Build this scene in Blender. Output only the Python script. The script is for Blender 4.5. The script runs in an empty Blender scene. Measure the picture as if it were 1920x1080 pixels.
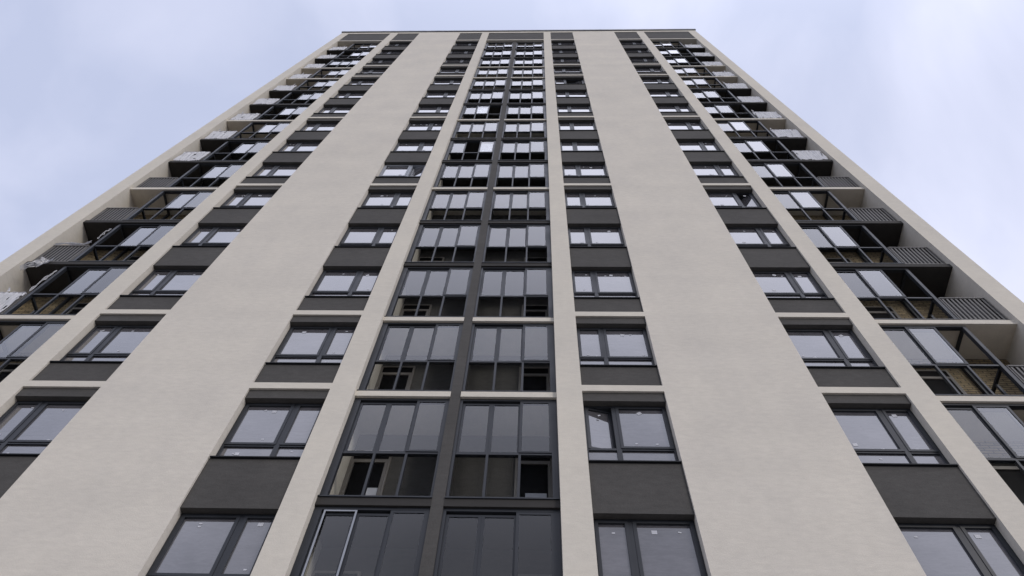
import bpy, math, random
from mathutils import Vector, Matrix, noise

SC = bpy.context.scene
COL = SC.collection
rad = math.radians

# ------------------------------------------------------------------ camera
YAW, PITCH, ROLL = -0.07300732, 1.10386733, 0.06908298
CAM = Vector((0.0, -8.43889, 1.6))
cy, sy, cp, sp = math.cos(YAW), math.sin(YAW), math.cos(PITCH), math.sin(PITCH)
fw = Vector((sy*cp, cy*cp, sp)); rt = Vector((cy, -sy, 0)); up = rt.cross(fw)
r2 = rt*math.cos(ROLL) + up*math.sin(ROLL); u2 = up*math.cos(ROLL) - rt*math.sin(ROLL)
cd = bpy.data.cameras.new('camera'); cam = bpy.data.objects.new('camera', cd); COL.objects.link(cam)
m = Matrix((r2, u2, -fw)).transposed().to_4x4(); m.translation = CAM
cam.matrix_world = m
cd.sensor_width = 36; cd.lens = 36*1443/1920; cd.clip_start = 0.1; cd.clip_end = 2000
SC.camera = cam

# ------------------------------------------------------------------ light
SUN_EL, SUN_AZ = rad(24), rad(38)        # azimuth measured from -Y (behind the camera) towards +X
sdir = Vector((math.sin(SUN_AZ)*math.cos(SUN_EL), -math.cos(SUN_AZ)*math.cos(SUN_EL), math.sin(SUN_EL)))
sl = bpy.data.lights.new('sun', 'SUN'); sl.energy = 0.8; sl.angle = rad(14); sl.color = (1.0, .93, .84)
so = bpy.data.objects.new('sun', sl); COL.objects.link(so)
so.rotation_euler = (-sdir).to_track_quat('-Z', 'Y').to_euler(); so.location = (20, -40, 60)

W = bpy.data.worlds.new('World'); SC.world = W; W.use_nodes = True
nt = W.node_tree; N = nt.nodes; L = nt.links; N.clear()
def wn(t, **k):
    n = N.new(t)
    for a, b in k.items(): setattr(n, a, b)
    return n
tc = wn('ShaderNodeTexCoord')
sky = wn('ShaderNodeTexSky', sky_type='NISHITA', sun_disc=False)
sky.sun_elevation = SUN_EL; sky.sun_rotation = math.pi - SUN_AZ
mp = wn('ShaderNodeMapping'); mp.inputs['Location'].default_value = (0.55, 1.3, 0.2); mp.inputs['Scale'].default_value = (1, 1, 1)
L.new(tc.outputs['Generated'], mp.inputs[0])
nz = wn('ShaderNodeTexNoise'); nz.inputs['Scale'].default_value = 2.3; nz.inputs['Detail'].default_value = 6; nz.inputs['Roughness'].default_value = .5; nz.inputs['Distortion'].default_value = .4
L.new(mp.outputs[0], nz.inputs['Vector'])
# more open cloud towards the west (left), thicker to the east
sx = wn('ShaderNodeSeparateXYZ'); L.new(tc.outputs['Generated'], sx.inputs[0])
ma = wn('ShaderNodeMath', operation='MULTIPLY_ADD'); ma.inputs[1].default_value = .16; L.new(sx.outputs['X'], ma.inputs[0]); L.new(nz.outputs[0], ma.inputs[2])
rp = wn('ShaderNodeValToRGB'); rp.color_ramp.elements[0].position = .37; rp.color_ramp.elements[1].position = .60
rp.color_ramp.elements[0].color = (4.6, 5.05, 6.75, 1); rp.color_ramp.elements[1].color = (6.9, 7.15, 8.8, 1)
e = rp.color_ramp.elements.new(.48); e.color = (5.6, 5.95, 7.6, 1)
L.new(ma.outputs[0], rp.inputs[0])
# bright sky lobe added behind the camera to lift the wall and pane reflections
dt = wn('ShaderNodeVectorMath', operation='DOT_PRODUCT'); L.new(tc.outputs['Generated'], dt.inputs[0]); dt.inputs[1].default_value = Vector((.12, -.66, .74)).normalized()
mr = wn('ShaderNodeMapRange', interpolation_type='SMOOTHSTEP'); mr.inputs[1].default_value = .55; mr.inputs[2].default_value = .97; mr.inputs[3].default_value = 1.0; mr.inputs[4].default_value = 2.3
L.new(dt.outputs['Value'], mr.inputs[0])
# dark lobe added low behind the camera to dim the lower panes' reflections
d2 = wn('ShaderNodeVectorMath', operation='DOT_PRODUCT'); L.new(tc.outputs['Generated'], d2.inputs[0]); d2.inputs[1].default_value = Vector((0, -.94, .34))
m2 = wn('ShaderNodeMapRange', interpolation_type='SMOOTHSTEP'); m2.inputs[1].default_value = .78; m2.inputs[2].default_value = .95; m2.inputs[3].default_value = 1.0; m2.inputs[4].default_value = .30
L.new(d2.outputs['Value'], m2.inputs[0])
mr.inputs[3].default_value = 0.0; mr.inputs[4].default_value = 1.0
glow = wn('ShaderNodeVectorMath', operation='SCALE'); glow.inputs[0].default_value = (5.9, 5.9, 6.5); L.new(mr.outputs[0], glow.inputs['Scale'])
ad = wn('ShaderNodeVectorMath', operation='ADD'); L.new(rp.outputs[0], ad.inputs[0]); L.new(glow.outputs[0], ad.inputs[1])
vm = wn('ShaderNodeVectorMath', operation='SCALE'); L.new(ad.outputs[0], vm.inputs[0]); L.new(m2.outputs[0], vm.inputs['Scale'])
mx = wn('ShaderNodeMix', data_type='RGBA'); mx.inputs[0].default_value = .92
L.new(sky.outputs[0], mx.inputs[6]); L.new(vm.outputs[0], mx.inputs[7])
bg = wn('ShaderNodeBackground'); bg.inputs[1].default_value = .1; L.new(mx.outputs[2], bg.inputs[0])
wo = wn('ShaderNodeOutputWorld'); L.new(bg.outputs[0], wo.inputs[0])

vs = SC.view_settings; vs.view_transform = 'Standard'; vs.look = 'None'; vs.exposure = 0.35; vs.gamma = 1; vs.use_curve_mapping = False
SC.cycles.use_adaptive_sampling = False; SC.cycles.max_bounces = 8; SC.cycles.transparent_max_bounces = 24; SC.cycles.diffuse_bounces = 4; SC.cycles.glossy_bounces = 4

# ------------------------------------------------------------------ materials
def mat(name):
    M = bpy.data.materials.new(name); M.use_nodes = True
    t = M.node_tree; t.nodes.clear()
    def n(ty, ins=None, **k):
        x = t.nodes.new(ty)
        for a, b in k.items(): setattr(x, a, b)
        for a, b in (ins or {}).items():
            if isinstance(b, bpy.types.NodeSocket): t.links.new(b, x.inputs[a])
            else: x.inputs[a].default_value = b
        return x
    out = n('ShaderNodeOutputMaterial')
    return M, n, (lambda s: t.links.new(s, out.inputs[0]))

def plaster(name, c1, c2, streak=.10, bump=.25, rough=.92):
    """trowelled render: broad mottling, fine horizontal float marks, fine grit"""
    M, n, fin = mat(name)
    g = n('ShaderNodeNewGeometry')
    m1 = n('ShaderNodeMapping', {0: g.outputs['Position'], 'Scale': (.75, .75, .55)})
    a = n('ShaderNodeTexNoise', {'Vector': m1.outputs[0], 'Scale': 1.0, 'Detail': 5.0, 'Roughness': .6})
    m2 = n('ShaderNodeMapping', {0: g.outputs['Position'], 'Scale': (5, 5, 13)})
    b = n('ShaderNodeTexNoise', {'Vector': m2.outputs[0], 'Scale': 1.0, 'Detail': 4.0, 'Roughness': .62})
    c = n('ShaderNodeTexNoise', {'Vector': g.outputs['Position'], 'Scale': 55.0, 'Detail': 3.0, 'Roughness': .7})
    r = n('ShaderNodeMapRange', {0: a.outputs[0], 1: .32, 2: .68})
    col = n('ShaderNodeMix', {0: r.outputs[0], 6: (*c1, 1), 7: (*c2, 1)}, data_type='RGBA')
    s1 = n('ShaderNodeMapRange', {0: b.outputs[0], 1: .3, 2: .7, 3: 1-streak, 4: 1+streak})
    m3 = n('ShaderNodeMapping', {0: g.outputs['Position'], 'Scale': (.06, .06, 1.1)})
    d = n('ShaderNodeTexNoise', {'Vector': m3.outputs[0], 'Scale': 1.0, 'Detail': 6.0, 'Roughness': .7})
    s3 = n('ShaderNodeMapRange', {0: d.outputs[0], 1: .3, 2: .7, 3: 1-streak*.6, 4: 1+streak*.6})
    s2 = n('ShaderNodeMapRange', {0: c.outputs[0], 1: .3, 2: .7, 3: 1-streak*1.3, 4: 1+streak*1.3})
    mm = n('ShaderNodeMath', {0: s1.outputs[0], 1: s2.outputs[0]}, operation='MULTIPLY')
    mm = n('ShaderNodeMath', {0: mm.outputs[0], 1: s3.outputs[0]}, operation='MULTIPLY')
    v = n('ShaderNodeVectorMath', {0: col.outputs[2], 'Scale': mm.outputs[0]}, operation='SCALE')
    h = n('ShaderNodeMath', {0: b.outputs[0], 1: c.outputs[0]}, operation='ADD')
    bp = n('ShaderNodeBump', {'Height': h.outputs[0], 'Strength': bump, 'Distance': .02})
    p = n('ShaderNodeBsdfPrincipled', {'Base Color': v.outputs[0], 'Roughness': rough, 'Normal': bp.outputs[0], 'Specular IOR Level': .25})
    fin(p.outputs[0]); return M

def metal(name, c, rough=.4, var=.12, spec=.5):
    M, n, fin = mat(name)
    g = n('ShaderNodeNewGeometry')
    a = n('ShaderNodeTexNoise', {'Vector': g.outputs['Position'], 'Scale': 2.3, 'Detail': 4.0})
    f = n('ShaderNodeMapRange', {0: a.outputs[0], 1: .3, 2: .7, 3: 1-var, 4: 1+var})
    v = n('ShaderNodeVectorMath', {0: c, 'Scale': f.outputs[0]}, operation='SCALE')
    r = n('ShaderNodeMapRange', {0: a.outputs[0], 1: .3, 2: .7, 3: rough-.07, 4: rough+.07})
    p = n('ShaderNodeBsdfPrincipled', {'Base Color': v.outputs[0], 'Roughness': r.outputs[0], 'Specular IOR Level': spec})
    fin(p.outputs[0]); return M

def schlick(n, f0, k, nrm=None):
    g = n('ShaderNodeNewGeometry')
    d = n('ShaderNodeVectorMath', {0: g.outputs['Incoming'], 1: (nrm or g.outputs['Normal'])}, operation='DOT_PRODUCT')
    a = n('ShaderNodeMath', {0: d.outputs['Value']}, operation='ABSOLUTE')
    o = n('ShaderNodeMath', {0: 1.0, 1: a.outputs[0]}, operation='SUBTRACT', use_clamp=True)
    w = n('ShaderNodeMath', {0: o.outputs[0], 1: 5.0}, operation='POWER')
    s = n('ShaderNodeMath', {0: w.outputs[0], 1: (1-f0)*k, 2: f0*k}, operation='MULTIPLY_ADD')
    return s.outputs[0]

def wavy(n, sc=1.1, st=.004):
    g = n('ShaderNodeNewGeometry')
    a = n('ShaderNodeTexNoise', {'Vector': g.outputs['Position'], 'Scale': sc, 'Detail': 1.0})
    return n('ShaderNodeBump', {'Height': a.outputs[0], 'Strength': 1.0, 'Distance': st}).outputs[0]

def glass(name, f0, k, tint, dust=0.0, sheets=1):
    """clear pane: transparent with an angle-dependent reflection on each face"""
    M, n, fin = mat(name)
    t = n('ShaderNodeBsdfTransparent', {0: (*tint, 1)})
    gl = n('ShaderNodeBsdfGlossy', {0: (1, 1, 1, 1), 'Roughness': 0.0})
    if not k: fin(t.outputs[0]); return M
    F = schlick(n, f0, 1.0)                       # both faces of the sheet together: 2F / (1 + F), carried by the outer face
    a2 = n('ShaderNodeMath', {0: F, 1: 2.0*sheets*k}, operation='MULTIPLY'); b2 = n('ShaderNodeMath', {0: F, 1: 2.0*sheets-1, 2: 1.0}, operation='MULTIPLY_ADD')
    q2 = n('ShaderNodeMath', {0: a2.outputs[0], 1: b2.outputs[0]}, operation='DIVIDE')
    bf = n('ShaderNodeNewGeometry'); nb = n('ShaderNodeMath', {0: 1.0, 1: bf.outputs['Backfacing']}, operation='SUBTRACT')
    q3 = n('ShaderNodeMath', {0: q2.outputs[0], 1: nb.outputs[0]}, operation='MULTIPLY')
    o = n('ShaderNodeMixShader', {0: q3.outputs[0], 1: t.outputs[0], 2: gl.outputs[0]}).outputs[0]
    if dust:
        g = n('ShaderNodeNewGeometry')
        a = n('ShaderNodeTexNoise', {'Vector': g.outputs['Position'], 'Scale': 3.0, 'Detail': 5.0, 'Roughness': .7})
        f = n('ShaderNodeMapRange', {0: a.outputs[0], 1: .35, 2: .75, 3: dust*.4, 4: dust*1.6})
        df = n('ShaderNodeBsdfDiffuse', {0: (.55, .55, .56, 1)})
        o = n('ShaderNodeMixShader', {0: f.outputs[0], 1: o, 2: df.outputs[0]}).outputs[0]
    fin(o); return M

def window_glass(name):
    """coated double glazing still under its dusty protective film: dim grey behind, strong sky reflection"""
    M, n, fin = mat(name)
    g = n('ShaderNodeNewGeometry')
    a = n('ShaderNodeTexNoise', {'Vector': g.outputs['Position'], 'Scale': 1.3, 'Detail': 6.0, 'Roughness': .65})
    mp_ = n('ShaderNodeMapping', {0: g.outputs['Position'], 'Scale': (1.5, 1.5, 7), 'Rotation': (0, .35, 0)})
    b = n('ShaderNodeTexNoise', {'Vector': mp_.outputs[0], 'Scale': 2.0, 'Detail': 6.0, 'Roughness': .75, 'Distortion': 1.2})
    ab = n('ShaderNodeMath', {0: a.outputs[0], 1: b.outputs[0]}, operation='ADD')
    f = n('ShaderNodeMapRange', {0: ab.outputs[0], 1: .7, 2: 1.35, 3: .065, 4: .15})
    c = n('ShaderNodeVectorMath', {0: (1.0, .98, 1.08), 'Scale': f.outputs[0]}, operation='SCALE')
    df = n('ShaderNodeBsdfDiffuse', {0: c.outputs[0]})
    gl = n('ShaderNodeBsdfGlossy', {0: (1, 1, 1, 1), 'Roughness': .03, 'Normal': wavy(n, 1.1, .004)})
    F = schlick(n, .05, 1.0)                      # four faces of a double pane: 4F / (1 + 3F)
    q1 = n('ShaderNodeMath', {0: F, 1: 3.3}, operation='MULTIPLY'); q0 = n('ShaderNodeMath', {0: F, 1: 3.0, 2: 1.0}, operation='MULTIPLY_ADD')
    q = n('ShaderNodeMath', {0: q1.outputs[0], 1: q0.outputs[0]}, operation='DIVIDE')
    fin(n('ShaderNodeMixShader', {0: q.outputs[0], 1: df.outputs[0], 2: gl.outputs[0]}).outputs[0]); return M

def brickmat(name):
    M, n, fin = mat(name)
    g = n('ShaderNodeNewGeometry')
    s = n('ShaderNodeSeparateXYZ', {0: g.outputs['Position']})
    xy = n('ShaderNodeMath', {0: s.outputs[0], 1: s.outputs[1]}, operation='ADD')
    c = n('ShaderNodeCombineXYZ', {0: xy.outputs[0], 1: s.outputs[2]})
    b = n('ShaderNodeTexBrick', {'Vector': c.outputs[0], 'Color1': (.33, .25, .14, 1), 'Color2': (.22, .165, .09, 1), 'Mortar': (.07, .06, .045, 1),
          'Scale': 1.0, 'Mortar Size': .013, 'Brick Width': .27, 'Row Height': .08, 'Mortar Smooth': .2, 'Bias': -.1})
    a = n('ShaderNodeTexNoise', {'Vector': g.outputs['Position'], 'Scale': 14.0, 'Detail': 4.0})
    f = n('ShaderNodeMapRange', {0: a.outputs[0], 1: .3, 2: .7, 3: .75, 4: 1.2})
    v = n('ShaderNodeVectorMath', {0: b.outputs[0], 'Scale': f.outputs[0]}, operation='SCALE')
    bp = n('ShaderNodeBump', {'Height': b.outputs['Fac'], 'Strength': -.6, 'Distance': .01})
    fin(n('ShaderNodeBsdfPrincipled', {'Base Color': v.outputs[0], 'Roughness': .9, 'Normal': bp.outputs[0]}).outputs[0]); return M

def filmmat(name, alpha):
    M, n, fin = mat(name)
    g = n('ShaderNodeNewGeometry')
    a = n('ShaderNodeTexNoise', {'Vector': g.outputs['Position'], 'Scale': 9.0, 'Detail': 5.0, 'Roughness': .7})
    f = n('ShaderNodeMapRange', {0: a.outputs[0], 1: .3, 2: .7, 3: alpha-.06, 4: alpha+.06})
    t = n('ShaderNodeBsdfTransparent')
    df = n('ShaderNodeBsdfDiffuse', {0: (.86, .86, .88, 1)}); tr = n('ShaderNodeBsdfTranslucent', {0: (.6, .6, .63, 1)})
    d2 = n('ShaderNodeMixShader', {0: .35, 1: df.outputs[0], 2: tr.outputs[0]})
    gl = n('ShaderNodeBsdfGlossy', {'Roughness': .25})
    d3 = n('ShaderNodeMixShader', {0: .12, 1: d2.outputs[0], 2: gl.outputs[0]})
    fin(n('ShaderNodeMixShader', {0: f.outputs[0], 1: t.outputs[0], 2: d3.outputs[0]}).outputs[0]); return M

CREAM = plaster('cream_render', (.665, .620, .532), (.610, .572, .500), .045, .18)
PANEL = plaster('pale_panel_render', (.672, .627, .545), (.606, .568, .502), .055, .2)
CHAR = plaster('charcoal_render', (.086, .082, .077), (.071, .068, .064), .10, .2, .9)
SOFFIT_D = plaster('dark_slab_paint', (.042, .039, .036), (.035, .033, .031), .08, .1, .8)
SOFFIT_B = plaster('beige_slab_paint', (.64, .58, .48), (.60, .545, .455), .05, .1)
FRAME = metal('anthracite_metal', (.026, .029, .035), .45, .12, .32)
PALEFRAME = metal('film_covered_frame', (.31, .33, .37), .5, .12, .2)
SILLM = metal('black_sill_metal', (.016, .017, .019), .5, .12, .1)
FLASH = metal('roof_flashing_metal', (.075, .085, .10), .4)
DOORF = metal('beige_door_profile', (.18, .165, .15), .5)
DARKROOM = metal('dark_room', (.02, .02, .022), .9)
RAILM = metal('railing_metal', (.17, .165, .16), .6, .1, .12)
SASHG = glass('sash_glass', .048, .92, (.95, .96, .96))
SASHG2 = glass('stacked_sash_glass', .045, 1.0, (.84, .87, .87), 0.0, 1.4)
LOWG = glass('low_reflection_glass', .03, 0, (.96, .965, .965))
WING = window_glass('window_glass')
DOORG = metal('dark_door_glass', (.007, .007, .008), .5, .1, .05)
BRICK = brickmat('tan_brick')
STICKGLINT = metal('sticker_glint_white', (.55, .56, .6), .6)
FILM = filmmat('white_film', .93); FILMT = filmmat('thin_white_film', .5)

# ------------------------------------------------------------------ mesh helpers
class MB:
    def __init__(s): s.v = []; s.f = []
    def box(s, x0, x1, y0, y1, z0, z1, M=None):
        b = len(s.v); c = [(x, y, z) for z in (z0, z1) for y in (y0, y1) for x in (x0, x1)]
        if M: c = [tuple(M @ Vector(p)) for p in c]
        s.v += c
        s.f += [tuple(b+i for i in q) for q in ((0, 2, 3, 1), (4, 5, 7, 6), (0, 1, 5, 4), (2, 6, 7, 3), (0, 4, 6, 2), (1, 3, 7, 5))]
        return s
    def ring(s, x0, x1, y0, y1, z0, z1, w, wb=None, wt=None, M=None):
        """rectangular frame: stiles full height, rails butted between"""
        wb = w if wb is None else wb; wt = w if wt is None else wt
        s.box(x0, x0+w, y0, y1, z0, z1, M); s.box(x1-w, x1, y0, y1, z0, z1, M)
        s.box(x0+w, x1-w, y0, y1, z0, z0+wb, M); s.box(x0+w, x1-w, y0, y1, z1-wt, z1, M)
        return s
    def grid(s, nx, ny, fn, keep=None):
        b = len(s.v)
        s.v += [tuple(fn(i/nx, j/ny)) for j in range(ny+1) for i in range(nx+1)]
        for j in range(ny):
            for i in range(nx):
                if keep and not keep((i+.5)/nx, (j+.5)/ny): continue
                q = b+j*(nx+1)+i; s.f.append((q, q+1, q+nx+2, q+nx+1))
        return s
    def mesh(s, name, *mats):
        me = bpy.data.meshes.new(name); me.from_pydata(s.v, [], s.f); me.update()
        for q in mats: me.materials.append(q)
        return me
    def build(s, name, m_, parent=None, loc=(0, 0, 0), smooth=False):
        me = s.mesh(name, m_)
        if smooth: me.polygons.foreach_set('use_smooth', [True]*len(me.polygons))
        return put(name, me, parent, loc)
def put(name, me, parent=None, loc=(0, 0, 0)):
    o = bpy.data.objects.new(name, me); COL.objects.link(o); o.location = loc
    if parent: o.parent = parent
    return o
def tag(o, label, cat, group=None, kind=None):
    o['label'] = label; o['category'] = cat
    if group: o['group'] = group
    if kind: o['kind'] = kind
    return o

# ------------------------------------------------------------------ levels and lines of the facade (metres)
XA, XB, XC, XD, XE, XF, XG, XH = -14.295, -13.76, -10.67, -10.141, -8.57, -5.619, -4.024, -3.531
XI, XJ, XK, XL, XM, XN, XO, XP = .379, .868, 2.442, 5.422, 7.008, 7.531, 10.695, 11.26
def S(k): return 11.942 + 3*(15-k)          # window sill level of the k-th storey from the top
ROWS = range(1, 17)
BANDS = {3, 4, 7, 10, 13, 14}               # cream band under these storeys
ZB0 = S(1)+2.05; ZP0 = S(1)+2.25; ZP1 = S(1)+5.30; ZR = S(1)+5.83; ZT = S(1)+6.14
BACK = 1.03; CORE = 1.6; RS = .045

# ------------------------------------------------------------------ setting
def asphalt():
    M, n, fin = mat('asphalt')
    g = n('ShaderNodeNewGeometry')
    a = n('ShaderNodeTexNoise', {'Vector': g.outputs['Position'], 'Scale': .4, 'Detail': 8.0, 'Roughness': .7})
    r = n('ShaderNodeMapRange', {0: a.outputs[0], 1: .3, 2: .7, 3: .07, 4: .13})
    fin(n('ShaderNodeBsdfPrincipled', {'Base Color': r.outputs[0], 'Roughness': .9}).outputs[0]); return M
def paving():
    M, n, fin = mat('paving')
    g = n('ShaderNodeNewGeometry')
    b = n('ShaderNodeTexBrick', {'Vector': g.outputs['Position'], 'Color1': (.33, .31, .29, 1), 'Color2': (.27, .26, .25, 1), 'Mortar': (.15, .15, .14, 1), 'Scale': 1.0, 'Mortar Size': .006, 'Brick Width': .4, 'Row Height': .2})
    fin(n('ShaderNodeBsdfPrincipled', {'Base Color': b.outputs[0], 'Roughness': .85}).outputs[0]); return M
o = MB().box(-600, 600, -600, 600, -.6, -.12).build('ground', asphalt()); o['kind'] = 'structure'
o = MB().box(-40, 40, -14, 30, -.119, 0).build('pavement', paving()); o['kind'] = 'structure'

# ------------------------------------------------------------------ the tower
T = bpy.data.objects.new('tower_block', None); COL.objects.link(T); T.location = (0, 0, 0)
tag(T, 'tall cream and charcoal apartment tower with strips of dark framed windows and glazed balconies', 'building')

MB().box(XA, XP, CORE, 15, 0, ZR-.02).build('wall', CREAM, T)
for x0, x1 in ((XA, XB), (XC, XD), (XG, XH), (XI, XJ), (XM, XN), (XO, XP)):
    MB().box(x0, x1, 0, CORE, 0, ZP1).build('pilaster', CREAM, T)
for x0, x1 in ((XE, XF), (XK, XL)):
    MB().box(x0, x1, 0, CORE, 0, ZP1).build('wall_panel', PANEL, T)
p = MB().box(XA, XP, 0, CORE, ZP1, ZR).build('parapet', CREAM, T)
MB().box(XA-.06, XP+.06, -.07, 15.06, ZR, ZT).build('roof_flashing', FLASH, p)
COLS = [(XD, XE, 'L'), (XF, XG, 'R'), (XJ, XK, 'L'), (XL, XM, 'R')]
BAYS = [(XB, XC), (XH, XI), (XN, XO)]
for x0, x1 in [c[:2] for c in COLS] + BAYS:                       # top storey: dark field, cream edge
    MB().box(x0, x1, .03, CORE, ZP0, ZP1).build('top_panel', CHAR, T)
    MB().box(x0, x1, 0, CORE, ZB0, ZP0).build('floor_band', CREAM, T)
for x0, x1, _ in COLS:
    MB().box(x0, x1, RS, .5, S(1)+1.78, ZB0).build('spandrel', CHAR, T)
    for k in ROWS:
        z = S(k); b = MB(); lo = z-1.22 if k < 16 else 0.0
        if k in BANDS:
            b.box(x0, x1, RS, .5, lo, z-.95); b.box(x0, x1, RS, .5, z-.75, z-.025)
            MB().box(x0, x1, 0, .5, z-.95, z-.75).build('floor_band', CREAM, T)
        else: b.box(x0, x1, RS, .5, lo, z-.025)
        b.build('spandrel', CHAR, T)

# ---- windows: two-light casement, narrow opening sash + wide light, low fixed lights below the transom
WW = 1.59
def win_frame(side, drop=()):
    """side = where the narrow light is; drop = upper lights whose sash is built apart"""
    f = MB(); mu0, mu1 = (.545, .635) if side == 'L' else (WW-.635, WW-.545)
    f.box(0, .05, .17, .25, 0, 1.79); f.box(WW-.05, WW, .17, .25, 0, 1.79); f.box(mu0, mu1, .165, .25, 0, 1.79)
    for a, b in ((.05, mu0), (mu1, WW-.05)):
        f.box(a, b, .17, .25, 0, .05); f.box(a, b, .17, .25, .465, .52); f.box(a, b, .17, .25, 1.73, 1.79)
        if (a < .1) in drop: continue
        f.ring(a-.012, b+.012, .155, .225, .508, 1.742, .055)
    return f
def win_lights(side): 
    mu0, mu1 = (.545, .635) if side == 'L' else (WW-.635, WW-.545)
    return (.05, mu0), (mu1, WW-.05)
def win_panes(side, drop=()):
    g = MB()
    for a, b in win_lights(side):
        g.box(a, b, .20, .222, .05, .465)
        if (a < .1) in drop: continue
        g.box(a+.03, b-.03, .19, .215, .55, 1.70)
    return g
wm = {s: (win_frame(s).mesh('window', FRAME), win_panes(s).mesh('pane', WING)) for s in 'LR'}
sillm = MB().box(.009, 1.571, .004, .169, -.022, .004).mesh('sill', SILLM)
SPECIAL = {(2, 15): ('L', 12), (3, 11): ('R', 32), (1, 10): ('R', 14), (2, 5): ('R', 16), (0, 13): None}
rs = random.Random(5)
for ci, (x0, x1, side) in enumerate(COLS):
    for k in ROWS:
        loc = ((x0+x1)/2 - WW/2, 0, S(k)+.004)
        sp_ = SPECIAL.get((ci, k))
        if sp_:
            sd, ang = sp_; first = (sd == 'L'); pale = (ci, k) == (1, 10)
            w = win_frame(side, (first,)).build('window', PALEFRAME if pale else FRAME, T, loc)
            win_panes(side, (first,)).build('pane', WING, w)
            a, b = win_lights(side)[0 if first else 1]
            hx = a if first else b
            Mr = Matrix.Translation((hx, .22, 0)) @ Matrix.Rotation(rad(ang if first else -ang), 4, 'Z') @ Matrix.Translation((-hx, -.22, 0))
            sa = MB().ring(a-.01, b+.01, .16, .225, .51, 1.74, .058, M=Mr).build('sash', PALEFRAME if pale else FRAME, w)
            MB().box(a+.03, b-.03, .19, .21, .55, 1.70, M=Mr).build('pane', WING, w)
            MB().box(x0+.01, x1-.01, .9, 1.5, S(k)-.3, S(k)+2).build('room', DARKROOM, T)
        else:
            w = put('window', wm[side][0], T, loc); put('pane', wm[side][1], w)
        put('sill', sillm, w, (.005, 0, -.004))
        if k >= 8:                                     # paper stickers left on the glass
            for a, b in win_lights(side):
                for zlo, zhi, pr in ((.55, 1.66, .95), (.09, .44, .6)):
                    for _i in range(3 if b-a > .7 and zlo > .5 else 2):
                        if rs.random() > pr*.8: continue
                        big = rs.random() < .4
                        sx_, sz_ = (.085, .075) if big else (.05, .03)
                        cx = rs.uniform(a+.1, b-.1); cz = rs.choice((rs.uniform(zlo+.05, zlo+.2), rs.uniform(zhi-.16, zhi-.06))) if zlo > .5 else rs.uniform(zlo+.05, zhi-.06)
                        y = .186 if zlo > .5 else .196
                        Mx = Matrix.Translation((cx, y, cz)) @ Matrix.Rotation(rad(rs.choice((0, 0, rs.uniform(-40, 40)))), 4, 'Y')
                        MB().box(-sx_/2, sx_/2, -.001, .001, -sz_/2, sz_/2, Mx).build('sticker_or_glint', STICKGLINT, w)

# ---- balconies
def slab_mat(k): return SOFFIT_B if k in BANDS else SOFFIT_D
def edge_mat(k): return CREAM if k in BANDS else SOFFIT_D
for (x0, x1) in (BAYS[0], BAYS[2]):
    MB().box(x0, x1, BACK, CORE, 0, ZB0).build('brick_wall', BRICK, T)
b_ = MB().box(XH, XI, BACK, CORE, 0, ZB0).build('back_wall', CHAR, T)
PX0, PX1 = -1.675, -1.475
MB().box(PX0, PX1, .115, .30, 0, S(1)+1.96).build('centre_post', CHAR, T)
MB().box(PX0+.04, PX1-.04, .30, BACK, 0, S(1)+1.96).build('party_wall', CHAR, T)
for k in ROWS:                                         # the slab under storey k
    z0, z1 = S(k)-3+1.96, S(k)-3+2.13
    for x0, x1 in (BAYS[0], BAYS[2]):
        s_ = MB().box(x0, x1, .13, BACK, z0, z1).build('balcony_slab', slab_mat(k), T)
        MB().box(x0, x1, .10, .13, z0, z1).build('slab_edge', edge_mat(k), s_)
    for x0, x1 in ((XH, PX0), (PX1, XI)):
        s_ = MB().box(x0, x1, .13, BACK, z0, z1).build('balcony_slab', slab_mat(k), T)
        MB().box(x0, x1, .095 if k in BANDS else .11, .13, z0, z1).build('slab_edge', edge_mat(k), s_)

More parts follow.
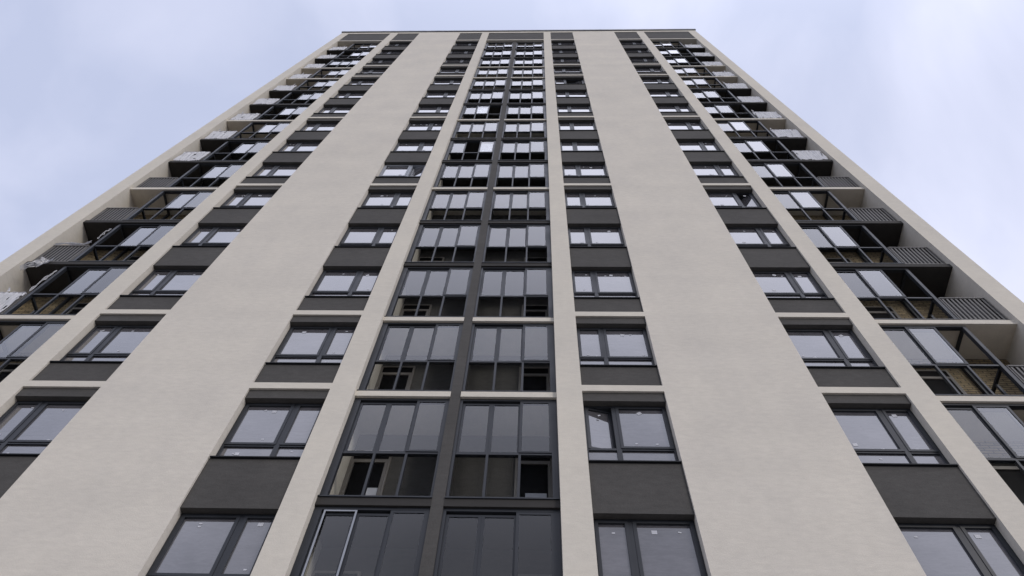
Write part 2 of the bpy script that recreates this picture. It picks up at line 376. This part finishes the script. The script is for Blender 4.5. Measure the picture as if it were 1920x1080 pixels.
Z0, ZM, Z1 = -.865, .335, 1.955                         # glazing sill, mid rail and head above the sill datum
def pane_box(g, a, b, y, z0, z1): g.box(a, b, y-.003, y+.003, z0, z1)
def glazing(edges, sashes, ends, k, name_part='balcony_glazing', ret=None, flip=1, strip=None):
    """edges: 4 x-lines of the three bays; sashes: (bay position 0..2, track) list; ret: x of the return side"""
    e0, e1, e2, e3 = edges
    f = MB()
    f.box(ends[0], ends[1], .09, .25, Z0, Z0+.03)                       # sill profile
    f.box(ends[0], ends[1], .15, .25, Z1-.06, Z1)                       # head
    f.box(ends[0], e0, .15, .24, Z0+.03, Z1-.06); f.box(e3, ends[1], .15, .24, Z0+.03, Z1-.06)
    f.box(e0, e3, .165, .235, ZM-.025, ZM+.025)
    for q in (e1, e2): f.box(q-.022, q+.022, .165, .225, Z0+.03, ZM-.025)
    lo = MB(); st2 = MB()
    for a, b in ((e0, e1), (e1, e2), (e2, e3)): pane_box(lo, a+.01, b-.01, .195, Z0+.03, ZM-.02)
    hi = MB(); sl_ = []
    w = (e3-e0)/3
    for pos, tr in sashes:
        ov = .02 if tr != 1 else -.001
        a = e0 + pos*w - ov; b = a + w + 2*ov
        y = (.152, .186)[tr] if tr < 2 else .220
        zt = Z1-.062 if tr == 0 else Z1-.10
        sl_.append(MB().ring(max(a, e0-.01), min(b, e3+.01), y, y+.028, ZM+.026, zt, .052, .045, .05))
        behind = [p_ for p_, t_ in sashes if t_ == 2]
        stacked = tr < 2 and behind and abs(behind[0]-pos) < .3
        pane_box(lo if tr == 2 else (st2 if stacked else hi), max(a, e0-.01)+.03, min(b, e3+.01)-.03, y+.014, ZM+.06, zt-.04)
    if ret is not None:                                                  # glazed return back to the wall
        x = ret
        for (y0, y1, zz0, zz1) in ((.241, BACK-.08, Z1-.07, Z1-.005), (.241, BACK-.08, ZM-.03, ZM+.03), (.241, BACK-.08, Z0, Z0+.05), (BACK-.08, BACK-.005, Z0, Z1-.005)):
            f.box(x-.03, x+.03, y0, y1, zz0, zz1)
        f.box(x-.028, x+.028, .60, .65, Z0+.05, ZM-.03)
        for a, b in ((Z0+.05, ZM-.03), (ZM+.03, Z1-.07)): lo.box(x-.003, x+.003, .241, BACK-.08, a, b)
    g = f.build(name_part, FRAME, T, (0, 0, S(k)))
    for q in sl_: q.build('sash', FRAME, g)
    if hi.v: hi.build('pane', SASHG, g)
    if st2.v: st2.build('pane', SASHG2, g)
    lo.build('pane', LOWG, g)
    if strip:
        a, b = strip; MB().box(a, a+.028, .145, .151, ZM+.03, Z1-.07).box(b-.03, b, .145, .151, ZM+.03, Z1-.07).box(a+.028, b-.03, .145, .151, Z1-.098, Z1-.07).build('protective_strip', PALEFRAME, g)
    return g

def door(x0, x1, k, frame=DOORF):
    z0, zt, z1 = S(k)-.85, S(k)+1.12, S(k)+1.42
    f = MB().ring(x0, x1, BACK-.05, BACK-.002, z0, z1, .045)
    f.box(x0+.045, x1-.045, BACK-.05, BACK-.002, zt-.03, zt+.03)
    f.ring(x0+.045, x1-.045, BACK-.065, BACK-.012, z0+.045, zt-.03, .045)
    d = f.build('balcony_door', frame, T)
    MB().box(x0+.1, x1-.1, BACK-.035, BACK-.02, z0+.1, zt-.07).box(x0+.045, x1-.045, BACK-.035, BACK-.02, zt+.03, z1-.045).build('pane', DOORG, d)
    return d

for k in ROWS:
    if k >= 9:
        dl = door(XH+.004, -2.76, k); dr = door(-.40, .30, k)
        if k == 15:
            MB().box(-3.05, -2.86, BACK-.042, BACK-.036, S(k)+.10, S(k)+.36).build('sticker_or_glint', STICKGLINT, dl)  # white box standing in for the pale reflection low on the door glass
            MB().box(-.20, .18, BACK-.042, BACK-.036, S(k)+.06, S(k)+.27).build('sticker_or_glint', STICKGLINT, dr)  # same painted reflection on the right-hand door
        door(7.75, 9.10, k); door(-12.25, -10.9, k)
    # centre, left and right of the dark post
    sh = [(0, 1), (1, 1), (2, 0)]
    if k == 7: sh = [(0, 1), (1, 0), (.92, 1)]
    if k == 9: sh = [(0, 1), (2, 0), (1.97, 1)]
    glazing((-3.40, -2.835, -2.275, -1.72), sh, (XH+.003, PX0-.003), k, strip=(-3.36, -2.83) if k == 16 else None)
    glazing((-1.42, -.86, -.295, .265), [(0, 1), (1, 1), (2, 0)], (PX1+.003, XI-.003), k)
    # right bay
    off = 0.0 if k >= 8 else (-.38 if k in (4, 5, 6, 7) else -.05)
    sh = [(0, 1), (1, 0), (1+off, 2)]
    glazing((XN+.06, 8.17, 8.815, 9.47), sh, (XN+.003, 9.55), k, ret=9.51)
    sh = [(2, 0), (1, 1), (1.04+ (0.45 if k in (4, 5, 6) else 0), 2)]
    if k == 3: sh = [(0, 1), (1, 1), (2, 0)]
    glazing((-12.56, -11.90, -11.25, XC-.06), sh, (-12.64, XC-.003), k, ret=-12.60)
    # railings of the open parts
    for x0, x1, sg in ((9.60, XO-.06, 1), (XB+.06, -12.69, -1)):
        r = MB().box(x0, x1, .135, .185, -.80, -.765)
        n = 10
        for i in range(n):
            x = x0 + (i+.5)*(x1-x0)/n
            r.box(x-.022, x+.022, .145, .157, -.765, .255)
        xe = x1 if sg > 0 else x0
        ro = r.build('balcony_railing', RAILM, T, (0, 0, S(k)))
        MB().box(x0+.001, x1-.001, .190, .194, -.763, .253).build('backing_sheet', SILLM, ro)
        MB().box(x0, x1, .13, .19, .255, .295).build('handrail', RAILM, ro)
        for x in (x0-.012, x1+.012): MB().box(x-.012, x+.012, .145, .18, -.869, .30).build('post', RAILM, ro)

# ------------------------------------------------------------------ protective film on the railings
ORD = ['', 'top', 'second', 'third', 'fourth', 'fifth', 'sixth', 'seventh', 'eighth', 'ninth', 'tenth', 'eleventh', 'twelfth', 'thirteenth']
def film_wrap(x0, x1, k, seed, side, rag):
    z = S(k); rr = random.Random(seed)
    def top(u): return .33 + rag*max(0, noise.noise((u*5.0, seed*3.1, 0))*.9)
    def fn(u, v):
        x = x0 + u*(x1-x0)
        zz = -.82 + v*(.82+top(u))
        n1 = noise.noise((u*3+seed, v*2, seed)); n2 = noise.noise((u*14+seed*2, v*1.6, 3)); n3 = noise.noise((u*30, v*4+seed, 7))
        rid = abs(math.sin(u*math.pi*12))
        y = .118 - .024*rid - .035*n1 - .028*n2 - .014*n3
        if v > .9: y += (v-.9)*.55*(.5+n1)
        return (x + .02*n2, y, zz + .02*n1)
    hol = [(rr.random(), rr.random(), rr.uniform(.008, .02), rr.uniform(.06, .22)) for _ in range(0 if k < 7 else 4)]
    def keep(u, v):
        for hu, hv, a, b in hol:
            if ((u-hu - (v-hv)*.2)/a)**2 + ((v-hv)/b)**2 < 1: return False
        return True
    bz = z
    mb = MB().grid(56, 30, fn, keep)
    # folded over the handrail and a few loose tails
    mb.grid(40, 6, lambda u, v: (x0+u*(x1-x0), .10+v*.13, .315+.03*math.sin(v*math.pi)+.03*noise.noise((u*9, v*3, seed))))
    for _ in range(1 if k % 3 else 0):
        ux = rr.uniform(x0, x1); ln = rr.uniform(.1, .28); s_ = rr.uniform(-.5, .5)
        mb.grid(3, 8, lambda u, v: (ux+(u-.5)*.08*(1-v*.7)+s_*v*ln, .09-.05*v+.02*noise.noise((u*4, v*5, seed)), .32+ln*v*(1-.4*v)))
    o = mb.build('plastic_film', FILM, None, (0, 0, bz), True)
    return o
wr = {1: 'flat pale film', 2: 'wrinkled white film with a loose tail', 3: 'white film bunched up'}
for side, x0, x1 in (('left', XB+.05, -12.70), ('right', 9.60, XO-.05)):
    for k in list(range(1, 10)) + ([13] if side == 'left' else []):
        o = film_wrap(x0, x1, k, k*1.7+(0 if side == 'left' else 40), side, .12)
        tag(o, 'crumpled white film wrapped on the %s balcony railing of the %s' % (side, 'top storey' if k == 1 else ORD[k]+' storey from the top'), 'plastic film', 'white films wrapped round balcony railings')

def ribbon(name, label, pts, w, seed, m_=FILMT, fray=.5):
    """a torn strip of film along a path"""
    P = [Vector(p) for p in pts]
    def at(t):
        t *= len(P)-1; i = min(int(t), len(P)-2); return P[i].lerp(P[i+1], t-i)
    def fn(u, v):
        p = at(v); ww = w*(1+.6*noise.noise((v*4, seed, 1)))
        a = seed + v*2.2
        return p + Vector(((u-.5)*ww*math.cos(a*.4), (u-.5)*ww*.5 + .04*noise.noise((u*3, v*6, seed)), .05*noise.noise((u*4, v*7, seed+5))))
    o = MB().grid(10, 28, fn, lambda u, v: noise.noise((u*6, v*9, seed)) > -fray).build(name, m_, None, (0, 0, 0), True)
    return tag(o, label, 'plastic film')
z12 = S(12)
ribbon('torn_film', 'long torn grey film tail hanging below the dark balcony slab at the left edge', [(-13.25, .06, z12-.80), (-13.3, .05, z12-1.0), (-13.42, .02, z12-1.25), (-13.55, .0, z12-1.5)], .26, 2.0)
ribbon('torn_film', 'short bunched white film hanging below the dark slab beside the longer grey tail', [(-13.1, .07, z12-.74), (-13.12, .04, z12-1.0), (-13.2, .03, z12-1.3)], .16, 5.0, FILM)
ribbon('torn_film', 'thin white film draped along the top rail of the twelfth storey railing at left', [(-13.7, .12, z12+.33), (-13.3, .1, z12+.36), (-12.9, .12, z12+.32), (-12.72, .10, z12+.5)], .12, 9.0, FILM, .6)
ribbon('torn_film', 'ragged white film stuck to the glazing corner post of the twelfth storey at left', [(-12.66, .10, z12+.7), (-12.68, .09, z12+1.2), (-12.66, .12, z12+1.5)], .05, 12.0, FILMT, .45)
ribbon('torn_film', 'pale film strip stuck along the glazing corner post of the thirteenth storey at left', [(-12.66, .11, z12-2.6), (-12.68, .10, z12-2.0), (-12.66, .12, z12-1.4)], .04, 15.0, FILMT, .6)
